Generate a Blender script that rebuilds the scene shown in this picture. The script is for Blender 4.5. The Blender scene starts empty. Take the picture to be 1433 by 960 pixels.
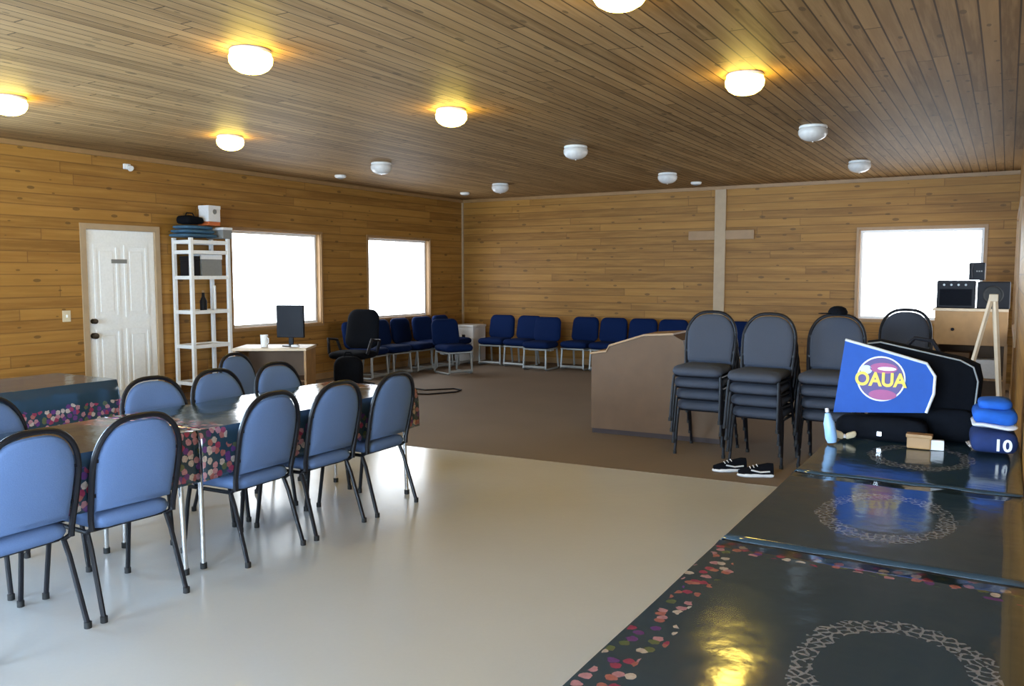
import bpy, bmesh, math, random
from mathutils import Vector, Matrix
random.seed(7)
S = bpy.context.scene
COL = S.collection
PI = math.pi
R = math.radians

# ------------------------------------------------------------------ camera
cd = bpy.data.cameras.new('camera'); cam = bpy.data.objects.new('camera', cd); COL.objects.link(cam)
FPX = 1172.0
cd.sensor_fit = 'HORIZONTAL'; cd.sensor_width = 36; cd.lens = 36*FPX/1433
cd.clip_start = 0.02; cd.clip_end = 200
cam.location = (0, 0, 1.54)
cam.rotation_euler = (PI/2 - math.atan(97/FPX), 0, R(30.56))
S.camera = cam

# ------------------------------------------------------------------ colour management, world, light
S.view_settings.view_transform = 'Standard'; S.view_settings.look = 'None'
S.view_settings.gamma = 1; S.view_settings.use_curve_mapping = False
S.view_settings.exposure = 0.0
S.cycles.max_bounces = 10; S.cycles.diffuse_bounces = 5; S.cycles.glossy_bounces = 4
S.cycles.transparent_max_bounces = 10; S.cycles.sample_clamp_indirect = 6
S.cycles.use_denoising = True
w = bpy.data.worlds.new('daylight'); S.world = w; w.use_nodes = True
w.node_tree.nodes['Background'].inputs[0].default_value = (0.86, 0.93, 1, 1)
w.node_tree.nodes['Background'].inputs[1].default_value = 8.0

def area(name, loc, rot, sx, sy, power, color):
    l = bpy.data.lights.new(name, 'AREA'); l.shape = 'RECTANGLE'; l.size = sx; l.size_y = sy
    l.energy = power; l.color = color
    o = bpy.data.objects.new(name, l); o.location = loc; o.rotation_euler = rot; COL.objects.link(o)
    return o
COOL = (0.56, 0.77, 1.0)
WX, EX, YB, YR, H = -8.6, 0.085, 12.79, -3.0, 2.87      # west wall, east wall, far wall, rear wall, ceiling
KX = 3.6                                               # the kitchen end behind the camera reaches out to here
# daylight in each window opening (outside the glass, shining in), plus an added fill
def portal(name, loc, rot, sx, sy):
    o = area(name, loc, rot, sx, sy, 1, (1, 1, 1)); o.data.cycles.is_portal = True
portal('daylight_left_a', (WX-.15, 8.29, 1.47), (0, -PI/2, 0), 1.32, 1.64)
portal('daylight_left_b', (WX-.15, 10.95, 1.47), (0, -PI/2, 0), 1.32, 1.64)
portal('daylight_far', (-1.06, YB+.15, 1.53), (-PI/2, 0, 0), 1.58, 1.29)
portal('daylight_right', (EX+.115, 10.6, 1.55), (0, PI/2, 0), 1.32, 3.42)
area('daylight_rear_a', (-5.2, YR-.2, 1.5), (PI/2, 0, 0), 2.4, 1.5, 570, COOL)
area('daylight_rear_b', (-1.2, YR-.2, 1.5), (PI/2, 0, 0), 2.8, 1.5, 650, COOL)
area('daylight_kitchen', (KX+.2, -1.1, 1.5), (0, PI/2, 0), 1.5, 2.6, 450, COOL)
area('fill_left_near', (WX-.2, 1.9, 1.5), (0, -PI/2, 0), 1.5, 2.8, 650, (0.45, 0.70, 1.0))  # cool fill light, added to brighten the near left floor

# ------------------------------------------------------------------ node helpers
class N:
    def __init__(s, name):
        s.m = bpy.data.materials.new(name); s.m.use_nodes = True
        s.t = s.m.node_tree; s.b = s.t.nodes['Principled BSDF']; s.out = s.t.nodes['Material Output']
    def n(s, t, **k):
        x = s.t.nodes.new(t)
        for a, v in k.items(): setattr(x, a, v)
        return x
    def l(s, a, b): s.t.links.new(a, b)
    def val(s, sock, v):
        if hasattr(v, 'is_linked') or isinstance(v, bpy.types.NodeSocket): s.l(v, sock)
        else: sock.default_value = v
    def math(s, op, a, b=None, c=None, clamp=False):
        x = s.n('ShaderNodeMath', operation=op, use_clamp=clamp)
        s.val(x.inputs[0], a)
        if b is not None: s.val(x.inputs[1], b)
        if c is not None: s.val(x.inputs[2], c)
        return x.outputs[0]
    def mix(s, f, a, b, mode='MIX'):
        x = s.n('ShaderNodeMix', data_type='RGBA', blend_type=mode)
        s.val(x.inputs[0], f)
        s.val(x.inputs[6], a if not isinstance(a, tuple) else (*a[:3], 1))
        s.val(x.inputs[7], b if not isinstance(b, tuple) else (*b[:3], 1))
        return x.outputs[2]
    def comb(s, x, y, z):
        c = s.n('ShaderNodeCombineXYZ')
        for i, v in enumerate((x, y, z)): s.val(c.inputs[i], v)
        return c.outputs[0]
    def sep(s, v):
        c = s.n('ShaderNodeSeparateXYZ'); s.l(v, c.inputs[0]); return c.outputs
    def noise(s, vec, scale, detail=3, rough=.5):
        x = s.n('ShaderNodeTexNoise'); s.l(vec, x.inputs['Vector'])
        x.inputs['Scale'].default_value = scale; x.inputs['Detail'].default_value = detail
        x.inputs['Roughness'].default_value = rough; return x.outputs[0]
    def bump(s, h, strength=.3, dist=.01):
        x = s.n('ShaderNodeBump'); x.inputs['Strength'].default_value = strength
        x.inputs['Distance'].default_value = dist; s.l(h, x.inputs['Height']); s.l(x.outputs[0], s.b.inputs['Normal'])
    def pos(s, kind='Object'):
        return s.n('ShaderNodeTexCoord').outputs[kind]

def mat(name, col, rough=.5, metal=0, spec=.5, noise=0, nscale=40, bump=0, emit=0, ecol=None, coat=0):
    k = N(name); k.b.inputs['Roughness'].default_value = rough; k.b.inputs['Metallic'].default_value = metal
    k.b.inputs['Specular IOR Level'].default_value = spec; k.b.inputs['Coat Weight'].default_value = coat
    p = k.pos(); f = k.noise(p, nscale, 3)
    amt = noise if noise else .06
    dark = tuple(c*(1-amt*2) for c in col); lite = tuple(min(1, c*(1+amt)) for c in col)
    k.l(k.mix(f, dark, lite), k.b.inputs['Base Color'])
    if bump: k.bump(f, bump, .004)
    if emit:
        k.b.inputs['Emission Color'].default_value = (*(ecol or col), 1); k.b.inputs['Emission Strength'].default_value = emit
    return k.m

def boards(name, ax_across, ax_along, width, length, tones, rough, gapcol, spec=.4, knots=1.0, gapamt=.85):
    """tongue-and-groove knotty pine: ax_across picks the board, ax_along runs along the grain"""
    k = N(name); p = k.sep(k.pos())
    a = p[ax_across]; b = p[ax_along]
    t = k.math('DIVIDE', a, width); i = k.math('FLOOR', t); fr = k.math('FRACT', t)
    wn = k.n('ShaderNodeTexWhiteNoise', noise_dimensions='1D'); k.l(i, wn.inputs['W'])
    off = k.math('MULTIPLY', wn.outputs[0], length)
    t2 = k.math('DIVIDE', k.math('ADD', b, off), length); j = k.math('FLOOR', t2); fr2 = k.math('FRACT', t2)
    wn2 = k.n('ShaderNodeTexWhiteNoise', noise_dimensions='2D'); k.l(k.comb(i, j, 0), wn2.inputs['Vector'])
    r = wn2.outputs[0]
    # grain stretched along the board, shifted per board
    g = k.noise(k.comb(k.math('MULTIPLY', b, 1.3), k.math('MULTIPLY', a, 22), k.math('MULTIPLY', r, 37)), 1.0, 5, .62)
    g2 = k.noise(k.comb(k.math('MULTIPLY', b, .35), k.math('MULTIPLY', a, 3), k.math('MULTIPLY', r, 91)), 1.0, 2)
    c = k.mix(r, tones[0], tones[1])
    c = k.mix(k.math('MULTIPLY', k.math('SUBTRACT', g, .42), 2.2, clamp=True), c, tones[2])
    c = k.mix(k.math('MULTIPLY', k.math('SUBTRACT', g2, .5), 1.6, clamp=True), c, tones[3])
    # knots
    v = k.n('ShaderNodeTexVoronoi', feature='F1', voronoi_dimensions='2D'); v.inputs['Scale'].default_value = 1
    k.l(k.comb(k.math('MULTIPLY', b, 2.2), k.math('MULTIPLY', a, 5.2), 0), v.inputs['Vector'])
    kn = k.math('LESS_THAN', v.outputs['Distance'], k.math('MULTIPLY', k.sep(v.outputs['Color'])[0], .10*knots))
    c = k.mix(k.math('MULTIPLY', kn, .75), c, tuple(x*.28 for x in tones[2]))
    d = k.math('MINIMUM', fr, k.math('SUBTRACT', 1, fr))
    gap = k.math('LESS_THAN', d, .05)
    d2 = k.math('MINIMUM', fr2, k.math('SUBTRACT', 1, fr2))
    gap2 = k.math('LESS_THAN', d2, .004/length*1.2)
    gg = k.math('MAXIMUM', gap, gap2)
    c = k.mix(k.math('MULTIPLY', gg, gapamt), c, gapcol)
    k.l(c, k.b.inputs['Base Color'])
    k.b.inputs['Roughness'].default_value = rough; k.b.inputs['Specular IOR Level'].default_value = spec
    k.bump(k.math('SUBTRACT', k.math('MULTIPLY', g, .15), gg), .5, .004)
    return k.m

# ------------------------------------------------------------------ materials
PT = [(.32, .155, .030), (.205, .094, .017), (.42, .215, .052), (.215, .090, .016)]
M = {}
M['wall_h_x'] = boards('pine_wall_boards_side', 2, 1, .118, 3.2, PT, .5, (.08, .035, .010), .25, 1.0, .45)
M['wall_h_y'] = boards('pine_wall_boards_far', 2, 0, .118, 3.2, PT, .5, (.08, .035, .010), .25, 1.0, .45)
CT = [(.31, .185, .078), (.18, .103, .042), (.41, .26, .12), (.21, .118, .05)]
M['ceil'] = boards('pine_ceiling_boards', 0, 1, .092, 2.4, CT, .6, (.035, .02, .01), .07)
M['trim'] = mat('pine_trim', (.30, .165, .060), .45, noise=.12, nscale=9)
M['trim_pale'] = mat('pale_pine_trim', (.40, .28, .16), .5, noise=.1, nscale=9)
M['white'] = mat('white_paint', (.78, .78, .77), .4)
M['white_gloss'] = mat('white_enamel', (.80, .80, .78), .3)
M['cream'] = mat('cream_plastic', (.62, .52, .34), .4)
M['fabric'] = mat('slate_blue_fabric', (.115, .185, .355), .9, spec=.2, noise=.10, nscale=260, bump=.25)
M['fabric_grey'] = mat('grey_blue_fabric', (.058, .065, .085), .9, spec=.2, noise=.10, nscale=260, bump=.25)
M['black_metal'] = mat('black_powder_coat', (.006, .006, .009), .45, spec=.3)
M['black'] = mat('black_plastic', (.006, .006, .009), .5, spec=.2)
M['black_soft'] = mat('black_nylon', (.004, .005, .008), .9, spec=.12, noise=.2, bump=.3)
M['navy'] = mat('navy_upholstery', (.002, .012, .060), .85, spec=.12, noise=.15, nscale=120, bump=.2)
M['grey_metal'] = mat('grey_metal', (.33, .35, .35), .4, metal=.3)
M['chrome'] = mat('chrome', (.72, .74, .76), .18, metal=1)
M['tan'] = mat('tan_wood', (.38, .21, .075), .5, noise=.25, nscale=7)
M['pale_wood'] = mat('pale_wood', (.60, .47, .32), .5, noise=.12, nscale=14)
M['brown'] = mat('brown_laminate', (.125, .070, .035), .6, spec=.3, noise=.16, nscale=6)
M['dark_brown'] = mat('dark_brown_plinth', (.03, .012, .008), .6)
M['blue'] = mat('royal_blue', (.001, .060, .32), .6, spec=.3)
M['blue_cloth'] = mat('blue_cloth', (.005, .10, .48), .85, noise=.15, nscale=30, bump=.4)
M['navy_cloth'] = mat('navy_cloth', (.005, .022, .11), .85, noise=.15, nscale=30, bump=.4)
M['white_card'] = mat('white_card', (.75, .75, .76), .6)
M['silver'] = mat('silver_piping', (.68, .70, .70), .35, metal=.2)
M['yellow'] = mat('yellow_print', (.72, .50, .03), .5)
M['magenta'] = mat('magenta_print', (.30, .03, .16), .5)
M['purple'] = mat('purple_print', (.05, .02, .16), .5)
M['paleblue'] = mat('pale_blue_plastic', (.30, .50, .78), .3)
M['teal'] = mat('faded_blue_cloth', (.05, .13, .22), .8, noise=.25, nscale=25)
M['orange'] = mat('orange_card', (.5, .12, .03), .6)
M['grey'] = mat('grey_card', (.22, .22, .21), .6)
M['screen'] = mat('dark_screen', (.003, .003, .006), .35, spec=.15)
M['under'] = mat('table_underside', (.12, .10, .08), .6)
M['redcloth'] = mat('dark_red_fabric', (.09, .012, .015), .8)
M['rubber'] = mat('black_rubber', (.01, .01, .01), .7)
M['brass'] = mat('dark_bronze', (.06, .045, .03), .35, metal=.8)
M['dome_off'] = mat('opal_glass', (.62, .60, .57), .25)
k = N('lit_opal_glass'); k.b.inputs['Base Color'].default_value = (.9, .8, .6, 1)
k.b.inputs['Emission Color'].default_value = (1, .72, .11, 1); k.b.inputs['Emission Strength'].default_value = 42
M['dome_on'] = k.m

# vinyl floor (near) and carpet (beyond)
k = N('floor_vinyl'); p = k.pos()
n1 = k.noise(p, 1.1, 4); n2 = k.noise(p, 60, 2)
c = k.mix(n1, (.475, .475, .455), (.55, .55, .535)); c = k.mix(k.math('MULTIPLY', n2, .25), c, (.44, .44, .42))
k.l(c, k.b.inputs['Base Color'])
k.l(k.math('ADD', k.math('MULTIPLY', n1, .14), .12), k.b.inputs['Roughness'])
k.b.inputs['Specular IOR Level'].default_value = .6
k.bump(k.noise(p, 14, 3), .06, .01); M['vinyl'] = k.m
k = N('floor_carpet'); p = k.pos()
n1 = k.noise(p, 1.4, 3); n2 = k.noise(p, 220, 2)
c = k.mix(n1, (.175, .130, .092), (.23, .175, .128)); c = k.mix(k.math('MULTIPLY', n2, .5), c, (.12, .088, .062))
k.l(c, k.b.inputs['Base Color']); k.b.inputs['Roughness'].default_value = .75
k.b.inputs['Specular IOR Level'].default_value = .25
k.bump(n2, .4, .004); M['carpet'] = k.m

# clear window pane
k = N('clear_pane'); tr = k.n('ShaderNodeBsdfTransparent'); gl = k.n('ShaderNodeBsdfGlossy'); gl.inputs['Roughness'].default_value = .03
mx = k.n('ShaderNodeMixShader'); lw = k.n('ShaderNodeLayerWeight'); lw.inputs['Blend'].default_value = .5; fz = k.math('ADD', k.math('MULTIPLY', k.math('POWER', lw.outputs['Facing'], 5), .6), .03)
k.l(fz, mx.inputs[0]); k.l(tr.outputs[0], mx.inputs[1]); k.l(gl.outputs[0], mx.inputs[2]); k.l(mx.outputs[0], k.out.inputs[0])
M['pane'] = k.m

def vinyl_cloth(name, hu, hv, border, wreath=None, floral_w=.11, vshift=0.0, dens=.50):
    """glossy dark green-blue tablecloth, printed flower border and a pale leaf wreath; UV in metres from its centre"""
    k = N(name); uv = k.pos('UV'); s = k.sep(uv); u, v = s[0], s[1]; vs = k.math('SUBTRACT', v, vshift)
    base = k.mix(k.noise(uv, 5, 3), (.018, .042, .060), (.028, .056, .082))
    c = base
    vo = k.n('ShaderNodeTexVoronoi', feature='F1', voronoi_dimensions='2D'); k.l(uv, vo.inputs['Vector']); vo.inputs['Scale'].default_value = 26
    rnd = k.sep(vo.outputs['Color'])
    ramp = k.n('ShaderNodeValToRGB'); ramp.color_ramp.interpolation = 'CONSTANT'
    cols = [(0, (.36, .05, .10)), (.2, (.55, .28, .30)), (.4, (.62, .55, .45)), (.58, (.12, .05, .22)), (.74, (.45, .16, .12)), (.88, (.10, .17, .06))]
    e = ramp.color_ramp.elements
    e[0].position = 0; e[0].color = (*cols[0][1], 1); e[1].position = .2; e[1].color = (*cols[1][1], 1)
    for ps, cc in cols[2:]:
        x = e.new(ps); x.color = (*cc, 1)
    k.l(rnd[0], ramp.inputs[0])
    petal = k.noise(uv, 70, 2)
    fl = k.mix(k.math('MULTIPLY', petal, .7), ramp.outputs[0], (.10, .02, .05))
    d = k.math('MINIMUM', k.math('SUBTRACT', hu, k.math('ABSOLUTE', u)), k.math('SUBTRACT', hv, k.math('ABSOLUTE', vs)))
    wav = k.math('MULTIPLY', k.math('SUBTRACT', k.noise(uv, 9, 2), .5), .13)
    inb = k.math('LESS_THAN', k.math('ABSOLUTE', k.math('SUBTRACT', k.math('ADD', d, wav), border)), floral_w/2)
    bl = k.math('LESS_THAN', k.math('ADD', vo.outputs['Distance'], k.math('MULTIPLY', petal, .35)), dens)
    c = k.mix(k.math('MULTIPLY', inb, bl), c, fl)
    if wreath:
        cu, cv, ru, rv = wreath
        du = k.math('DIVIDE', k.math('SUBTRACT', u, cu), ru); dv = k.math('DIVIDE', k.math('SUBTRACT', v, cv), rv)
        r = k.math('SQRT', k.math('ADD', k.math('MULTIPLY', du, du), k.math('MULTIPLY', dv, dv)))
        wob = k.math('MULTIPLY', k.math('SUBTRACT', k.noise(uv, 11, 1), .5), .22)
        ring = k.math('LESS_THAN', k.math('ABSOLUTE', k.math('SUBTRACT', k.math('ADD', r, wob), .9)), .14)
        ve = k.n('ShaderNodeTexVoronoi', feature='DISTANCE_TO_EDGE', voronoi_dimensions='2D'); k.l(uv, ve.inputs['Vector']); ve.inputs['Scale'].default_value = 44
        leaf = k.math('LESS_THAN', k.math('ADD', ve.outputs['Distance'], k.math('MULTIPLY', k.math('SUBTRACT', k.noise(uv, 55, 2), .5), .7)), .12)
        c = k.mix(k.math('MULTIPLY', k.math('MULTIPLY', ring, leaf), .7), c, (.30, .29, .30))
    k.l(c, k.b.inputs['Base Color'])
    k.b.inputs['Roughness'].default_value = .12; k.b.inputs['Specular IOR Level'].default_value = .8
    h = k.math('ADD', k.noise(uv, 7, 2), k.math('MULTIPLY', k.noise(uv, 38, 2), .10))
    k.bump(h, .10, .02)
    return k.m

# ------------------------------------------------------------------ mesh helpers
def link(name, bm, m, parent=None, smooth=False, loc=None):
    me = bpy.data.meshes.new(name); bmesh.ops.recalc_face_normals(bm, faces=bm.faces[:]); bm.to_mesh(me); bm.free()
    me.materials.append(m if not isinstance(m, str) else M[m])
    if smooth:
        for f in me.polygons: f.use_smooth = True
        try: me.set_sharp_from_angle(angle=R(40))
        except Exception: pass
    o = bpy.data.objects.new(name, me); COL.objects.link(o)
    if parent is not None: o.parent = parent
    if loc is not None: o.location = loc
    return o
def tag(o, label=None, cat=None, group=None, kind=None):
    if label: o['label'] = label
    if cat: o['category'] = cat
    if group: o['group'] = group
    if kind: o['kind'] = kind
    return o
def thing(name, label, cat, loc=(0, 0, 0), rz=0, group=None):
    o = bpy.data.objects.new(name, None); o.empty_display_size = .1; COL.objects.link(o)
    o.location = loc; o.rotation_euler = (0, 0, rz); return tag(o, label, cat, group)
def copy_tree(o, parent=None):
    c = o.copy(); COL.objects.link(c); c.parent = parent
    for ch in [x for x in bpy.data.objects if x.parent is o]: copy_tree(ch, c)
    return c
def box(bm, x0, x1, y0, y1, z0, z1, bev=0, mtx=None):
    g = bmesh.ops.create_cube(bm, size=1)
    vs = g['verts']
    for v in vs: v.co = Vector(((x0+x1)/2 + v.co.x*(x1-x0), (y0+y1)/2 + v.co.y*(y1-y0), (z0+z1)/2 + v.co.z*(z1-z0)))
    if bev:
        es = list({e for v in vs for e in v.link_edges})
        r = bmesh.ops.bevel(bm, geom=es, offset=bev, segments=2, profile=.6, affect='EDGES', clamp_overlap=True)
        vs = list({v for f in r['faces'] for v in f.verts} | {v for v in vs if v.is_valid})
    if mtx is not None:
        for v in vs: v.co = mtx @ v.co
    return vs
def B(*a, **k):
    bm = bmesh.new(); box(bm, *a, **k); return bm
def tube(bm, pts, r, seg=8, cap=True, closed=False):
    pts = [Vector(p) for p in pts]; n = len(pts); rings = []
    up = Vector((0, 0, 1)); prev = None
    for i, p in enumerate(pts):
        if closed: t = (pts[(i+1) % n]-pts[i-1])
        else: t = (pts[min(i+1, n-1)]-pts[max(i-1, 0)])
        t.normalize()
        if prev is None:
            a = up if abs(t.dot(up)) < .95 else Vector((1, 0, 0)); x = t.cross(a).normalized()
        else:
            x = (prev - t*prev.dot(t)).normalized()
        prev = x; y = t.cross(x)
        rr = r[i] if isinstance(r, (list, tuple)) else r
        rings.append([bm.verts.new(p + (x*math.cos(2*PI*k/seg)+y*math.sin(2*PI*k/seg))*rr) for k in range(seg)])
    for i in range(n if closed else n-1):
        a, b = rings[i], rings[(i+1) % n]
        for k in range(seg): bm.faces.new((a[k], a[(k+1) % seg], b[(k+1) % seg], b[k]))
    if cap and not closed:
        bm.faces.new(rings[0]); bm.faces.new(rings[-1][::-1])
def T(*a, **k):
    bm = bmesh.new(); tube(bm, *a, **k); return bm
def lathe(bm, prof, seg=24, c=(0, 0, 0)):
    rings = []
    for r, z in prof:
        if r < 1e-5: rings.append([bm.verts.new((c[0], c[1], c[2]+z))])
        else: rings.append([bm.verts.new((c[0]+r*math.cos(2*PI*k/seg), c[1]+r*math.sin(2*PI*k/seg), c[2]+z)) for k in range(seg)])
    for a, b in zip(rings, rings[1:]):
        for k in range(seg):
            q = [a[k % len(a)], a[(k+1) % len(a)], b[(k+1) % len(b)], b[k % len(b)]]
            u = []
            for v in q:
                if v not in u: u.append(v)
            if len(u) > 2: bm.faces.new(u)
    for rg in (rings[0], rings[-1]):
        if len(rg) > 2:
            try: bm.faces.new(rg)
            except ValueError: pass
def L(prof, seg=24, c=(0, 0, 0)):
    bm = bmesh.new(); lathe(bm, prof, seg, c); return bm
def pad(bm, outline, place, th, puff=.35):
    """cushion: a closed 2D outline, pillowed front and back; place(x, y, h) gives the 3D point"""
    cx = sum(p[0] for p in outline)/len(outline); cy = sum(p[1] for p in outline)/len(outline)
    lev = [(0, 1), (.55, .97), (.85, .82), (.96, .55), (1, .15), (1, -.15), (.96, -.55), (.85, -.82), (.55, -.97), (0, -1)]
    rings = []
    for s_, h in lev:
        hh = h*th/2
        if s_ == 0: rings.append([bm.verts.new(place(cx, cy, hh))])
        else: rings.append([bm.verts.new(place(cx+(x-cx)*s_, cy+(y-cy)*s_, hh)) for x, y in outline])
    n = len(outline)
    for a, b in zip(rings, rings[1:]):
        for k in range(n):
            u = []
            for v in (a[k % len(a)], a[(k+1) % n if len(a) > 1 else 0], b[(k+1) % n if len(b) > 1 else 0], b[k % len(b)]):
                if v not in u: u.append(v)
            if len(u) > 2: bm.faces.new(u)
def rrect(w_, d_, r, n=5, taper=1.0):
    pts = []
    for cx, cy, a0 in ((w_/2-r, d_/2-r, 0), (-w_/2+r, d_/2-r, 90), (-w_/2+r, -d_/2+r, 180), (w_/2-r, -d_/2+r, 270)):
        for i in range(n+1):
            a = R(a0+90*i/n); pts.append((cx+r*math.cos(a), cy+r*math.sin(a)))
    return [(x*(1 + (taper-1)*(.5-y/d_)), y) for x, y in pts]
def prism(bm, poly, y0, y1):
    """polygon in XZ extruded along Y"""
    a = [bm.verts.new((x, y0, z)) for x, z in poly]; b = [bm.verts.new((x, y1, z)) for x, z in poly]
    n = len(poly); bm.faces.new(a); bm.faces.new(b[::-1])
    for i in range(n): bm.faces.new((a[i], b[i], b[(i+1) % n], a[(i+1) % n]))

# ------------------------------------------------------------------ the shell
def struct(name, bm, m, parent=None):
    o = link(name, bm, m, parent)
    if parent is None: o['kind'] = 'structure'
    return o
bm = bmesh.new()   # vinyl ends at a slightly slanted seam
v = [bm.verts.new(p) for p in ((WX-.2, YR-.2, 0), (KX+.2, YR-.2, 0), (KX+.2, 6.42, 0), (WX-.2, 5.66, 0))]
f = bm.faces.new(v); g = bmesh.ops.extrude_face_region(bm, geom=[f])
for q in g['geom']:
    if isinstance(q, bmesh.types.BMVert): q.co.z = -.1
struct('floor', bm, 'vinyl')
bm = bmesh.new()
v = [bm.verts.new(p) for p in ((WX-.2, 5.66, .003), (KX+.2, 6.42, .003), (KX+.2, YB+.2, .003), (WX-.2, YB+.2, .003))]
f = bm.faces.new(v); g = bmesh.ops.extrude_face_region(bm, geom=[f])
for q in g['geom']:
    if isinstance(q, bmesh.types.BMVert): q.co.z = -.1
struct('floor', bm, 'carpet')
struct('ceiling', B(WX-.2, KX+.2, YR-.2, YB+.2, H, H+.12), 'ceil')

def wall(name, axis, c0, c1, lo, hi, holes, m):
    """axis 'x': wall plane at x in [c0,c1] running along y; holes = [(a0,a1,z0,z1)]"""
    bm = bmesh.new(); cuts = sorted(holes)
    def add(a0, a1, z0, z1):
        if a1-a0 < 1e-4 or z1-z0 < 1e-4: return
        if axis == 'x': box(bm, c0, c1, a0, a1, z0, z1)
        else: box(bm, a0, a1, c0, c1, z0, z1)
    p = lo
    for a0, a1, z0, z1 in cuts:
        add(p, a0, 0, H); add(a0, a1, 0, z0); add(a0, a1, z1, H); p = a1
    add(p, hi, 0, H)
    return struct(name, bm, m)
W1 = (7.48, 9.10, .82, 2.11); W2 = (10.15, 11.76, .82, 2.11)
W_FILL = (.5, 3.3, .75, 2.25)
D1 = (5.47, 6.38, 0, 2.05)
WF = (-1.84, -.28, .89, 2.16)
WR = (8.9, 12.3, .9, 2.2)
wall('wall_left', 'x', WX-.16, WX, YR, YB, [W_FILL, W1, W2, D1], 'wall_h_x')
wall('wall_back', 'y', YB, YB+.16, WX-.16, EX+.16, [WF], 'wall_h_y')
wall('wall_right', 'x', EX, EX+.12, .95, YB, [WR], 'wall_h_x')
wall('wall_kitchen', 'y', .95, 1.07, EX+.12, KX, [], 'wall_h_y')
wall('wall_rear', 'y', YR-.16, YR, WX-.16, KX+.16, [(-6.4, -4.0, .75, 2.25), (-2.6, .2, .75, 2.25)], 'wall_h_y')
wall('wall_kitchen_right', 'x', KX, KX+.16, YR, .95, [(-2.4, .2, .75, 2.25)], 'wall_h_x')

def window(name, axis, wallc, sgn, hole, depth=.16, casing=.032, mull=0):
    """sgn: direction from the room into the wall. frame set in the opening, pane, inside casing"""
    a0, a1, z0, z1 = hole
    def bx(bm, p0, p1, q0, q1, r0, r1):
        if axis == 'x': box(bm, min(q0, q1), max(q0, q1), p0, p1, r0, r1)
        else: box(bm, p0, p1, min(q0, q1), max(q0, q1), r0, r1)
    w0 = wallc + sgn*.07; w1 = wallc + sgn*.13
    bm = bmesh.new(); t = .045
    bx(bm, a0, a1, w0, w1, z0, z0+t); bx(bm, a0, a1, w0, w1, z1-t, z1)
    bx(bm, a0, a0+t, w0, w1, z0+t, z1-t); bx(bm, a1-t, a1, w0, w1, z0+t, z1-t)
    for i in range(mull):
        mz = a0+(a1-a0)*(i+1)/(mull+1); bx(bm, mz-.02, mz+.02, w0, w1, z0+t, z1-t)
    root = struct(name, bm, 'white')
    bm = bmesh.new(); q0 = wallc - sgn*.018; q1 = wallc; c = casing
    bx(bm, a0-c, a1+c, q0, q1, z1, z1+c); bx(bm, a0-c, a1+c, q0, q1, z0-c, z0)
    bx(bm, a0-c, a0, q0, q1, z0, z1); bx(bm, a1, a1+c, q0, q1, z0, z1)
    # reveal lining
    bx(bm, a0-.001, a0+.012, q1, w0, z0, z1); bx(bm, a1-.012, a1+.001, q1, w0, z0, z1)
    bx(bm, a0, a1, q1, w0, z0-.001, z0+.012); bx(bm, a0, a1, q1, w0, z1-.012, z1+.001)
    link('window_casing', bm, 'trim', root)
    bm = bmesh.new(); bx(bm, a0+t, a1-t, wallc+sgn*.098, wallc+sgn*.104, z0+t, z1-t)
    link('pane', bm, 'pane', root)
    return root
window('window_1', 'x', WX, -1, W1); window('window_2', 'x', WX, -1, W2)
window('window_3', 'y', YB, 1, WF); window('window_4', 'x', EX, 1, WR, depth=.12)
window('fill_window', 'x', WX, -1, W_FILL, mull=1)  # unseen window, added so the cool fill reaches the near floor
window('window_5', 'y', YR, -1, (-6.4, -4.0, .75, 2.25), mull=1)
window('window_6', 'y', YR, -1, (-2.6, .2, .75, 2.25), mull=1)
window('window_7', 'x', KX, 1, (-2.4, .2, .75, 2.25), mull=1)

# door in the left wall: leaf with two tall upper and two lower panels
d0, d1, _, dz = D1
bm = B(WX-.06, WX-.015, d0+.03, d1-.03, .01, dz-.03)
door = struct('door_1', bm, 'white_gloss')
bm = bmesh.new()
box(bm, WX-.12, WX+.018, d0-.035, d0+.028, 0, dz+.035); box(bm, WX-.12, WX+.018, d1-.028, d1+.035, 0, dz+.035)
box(bm, WX-.12, WX+.018, d0+.028, d1-.028, dz-.028, dz+.035)
link('door_frame', bm, 'trim_pale', door)
for (a, b, c, e) in ((.12, .42, 1.05, 1.86), (.49, .79, 1.05, 1.86), (.12, .42, .2, .92), (.49, .79, .2, .92)):
    bm = bmesh.new(); y0, y1 = d0+a, d0+b
    x0, x1 = WX-.016, WX-.006
    box(bm, x0, x1, y0, y1, c, c+.03); box(bm, x0, x1, y0, y1, e-.03, e); box(bm, x0, x1, y0, y0+.03, c+.03, e-.03); box(bm, x0, x1, y1-.03, y1, c+.03, e-.03)
    box(bm, x0, x1-.003, y0+.07, y1-.07, c+.07, e-.07, bev=.003)
    link('door_panel', bm, 'white_gloss', door)
def knob(z, r, nm):
    bm = L([(0, 0), (r*.9, 0), (r*.9, .012), (r*.4, .016), (r*.4, .035), (r, .045), (r*.9, .065), (0, .07)], 16)
    bmesh.ops.transform(bm, matrix=Matrix.Translation((WX-.018, d0+.085, z)) @ Matrix.Rotation(PI/2, 4, 'Y'), verts=bm.verts[:])
    o = link(nm, bm, 'brass', door, True)
knob(.86, .036, 'door_knob'); knob(1.02, .03, 'deadbolt')
link('door_sign', B(WX-.016, WX-.002, 5.80, 5.99, 1.655, 1.70, bev=.002), 'grey', door)['label'] = 'small grey nameplate on the white door'

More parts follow.
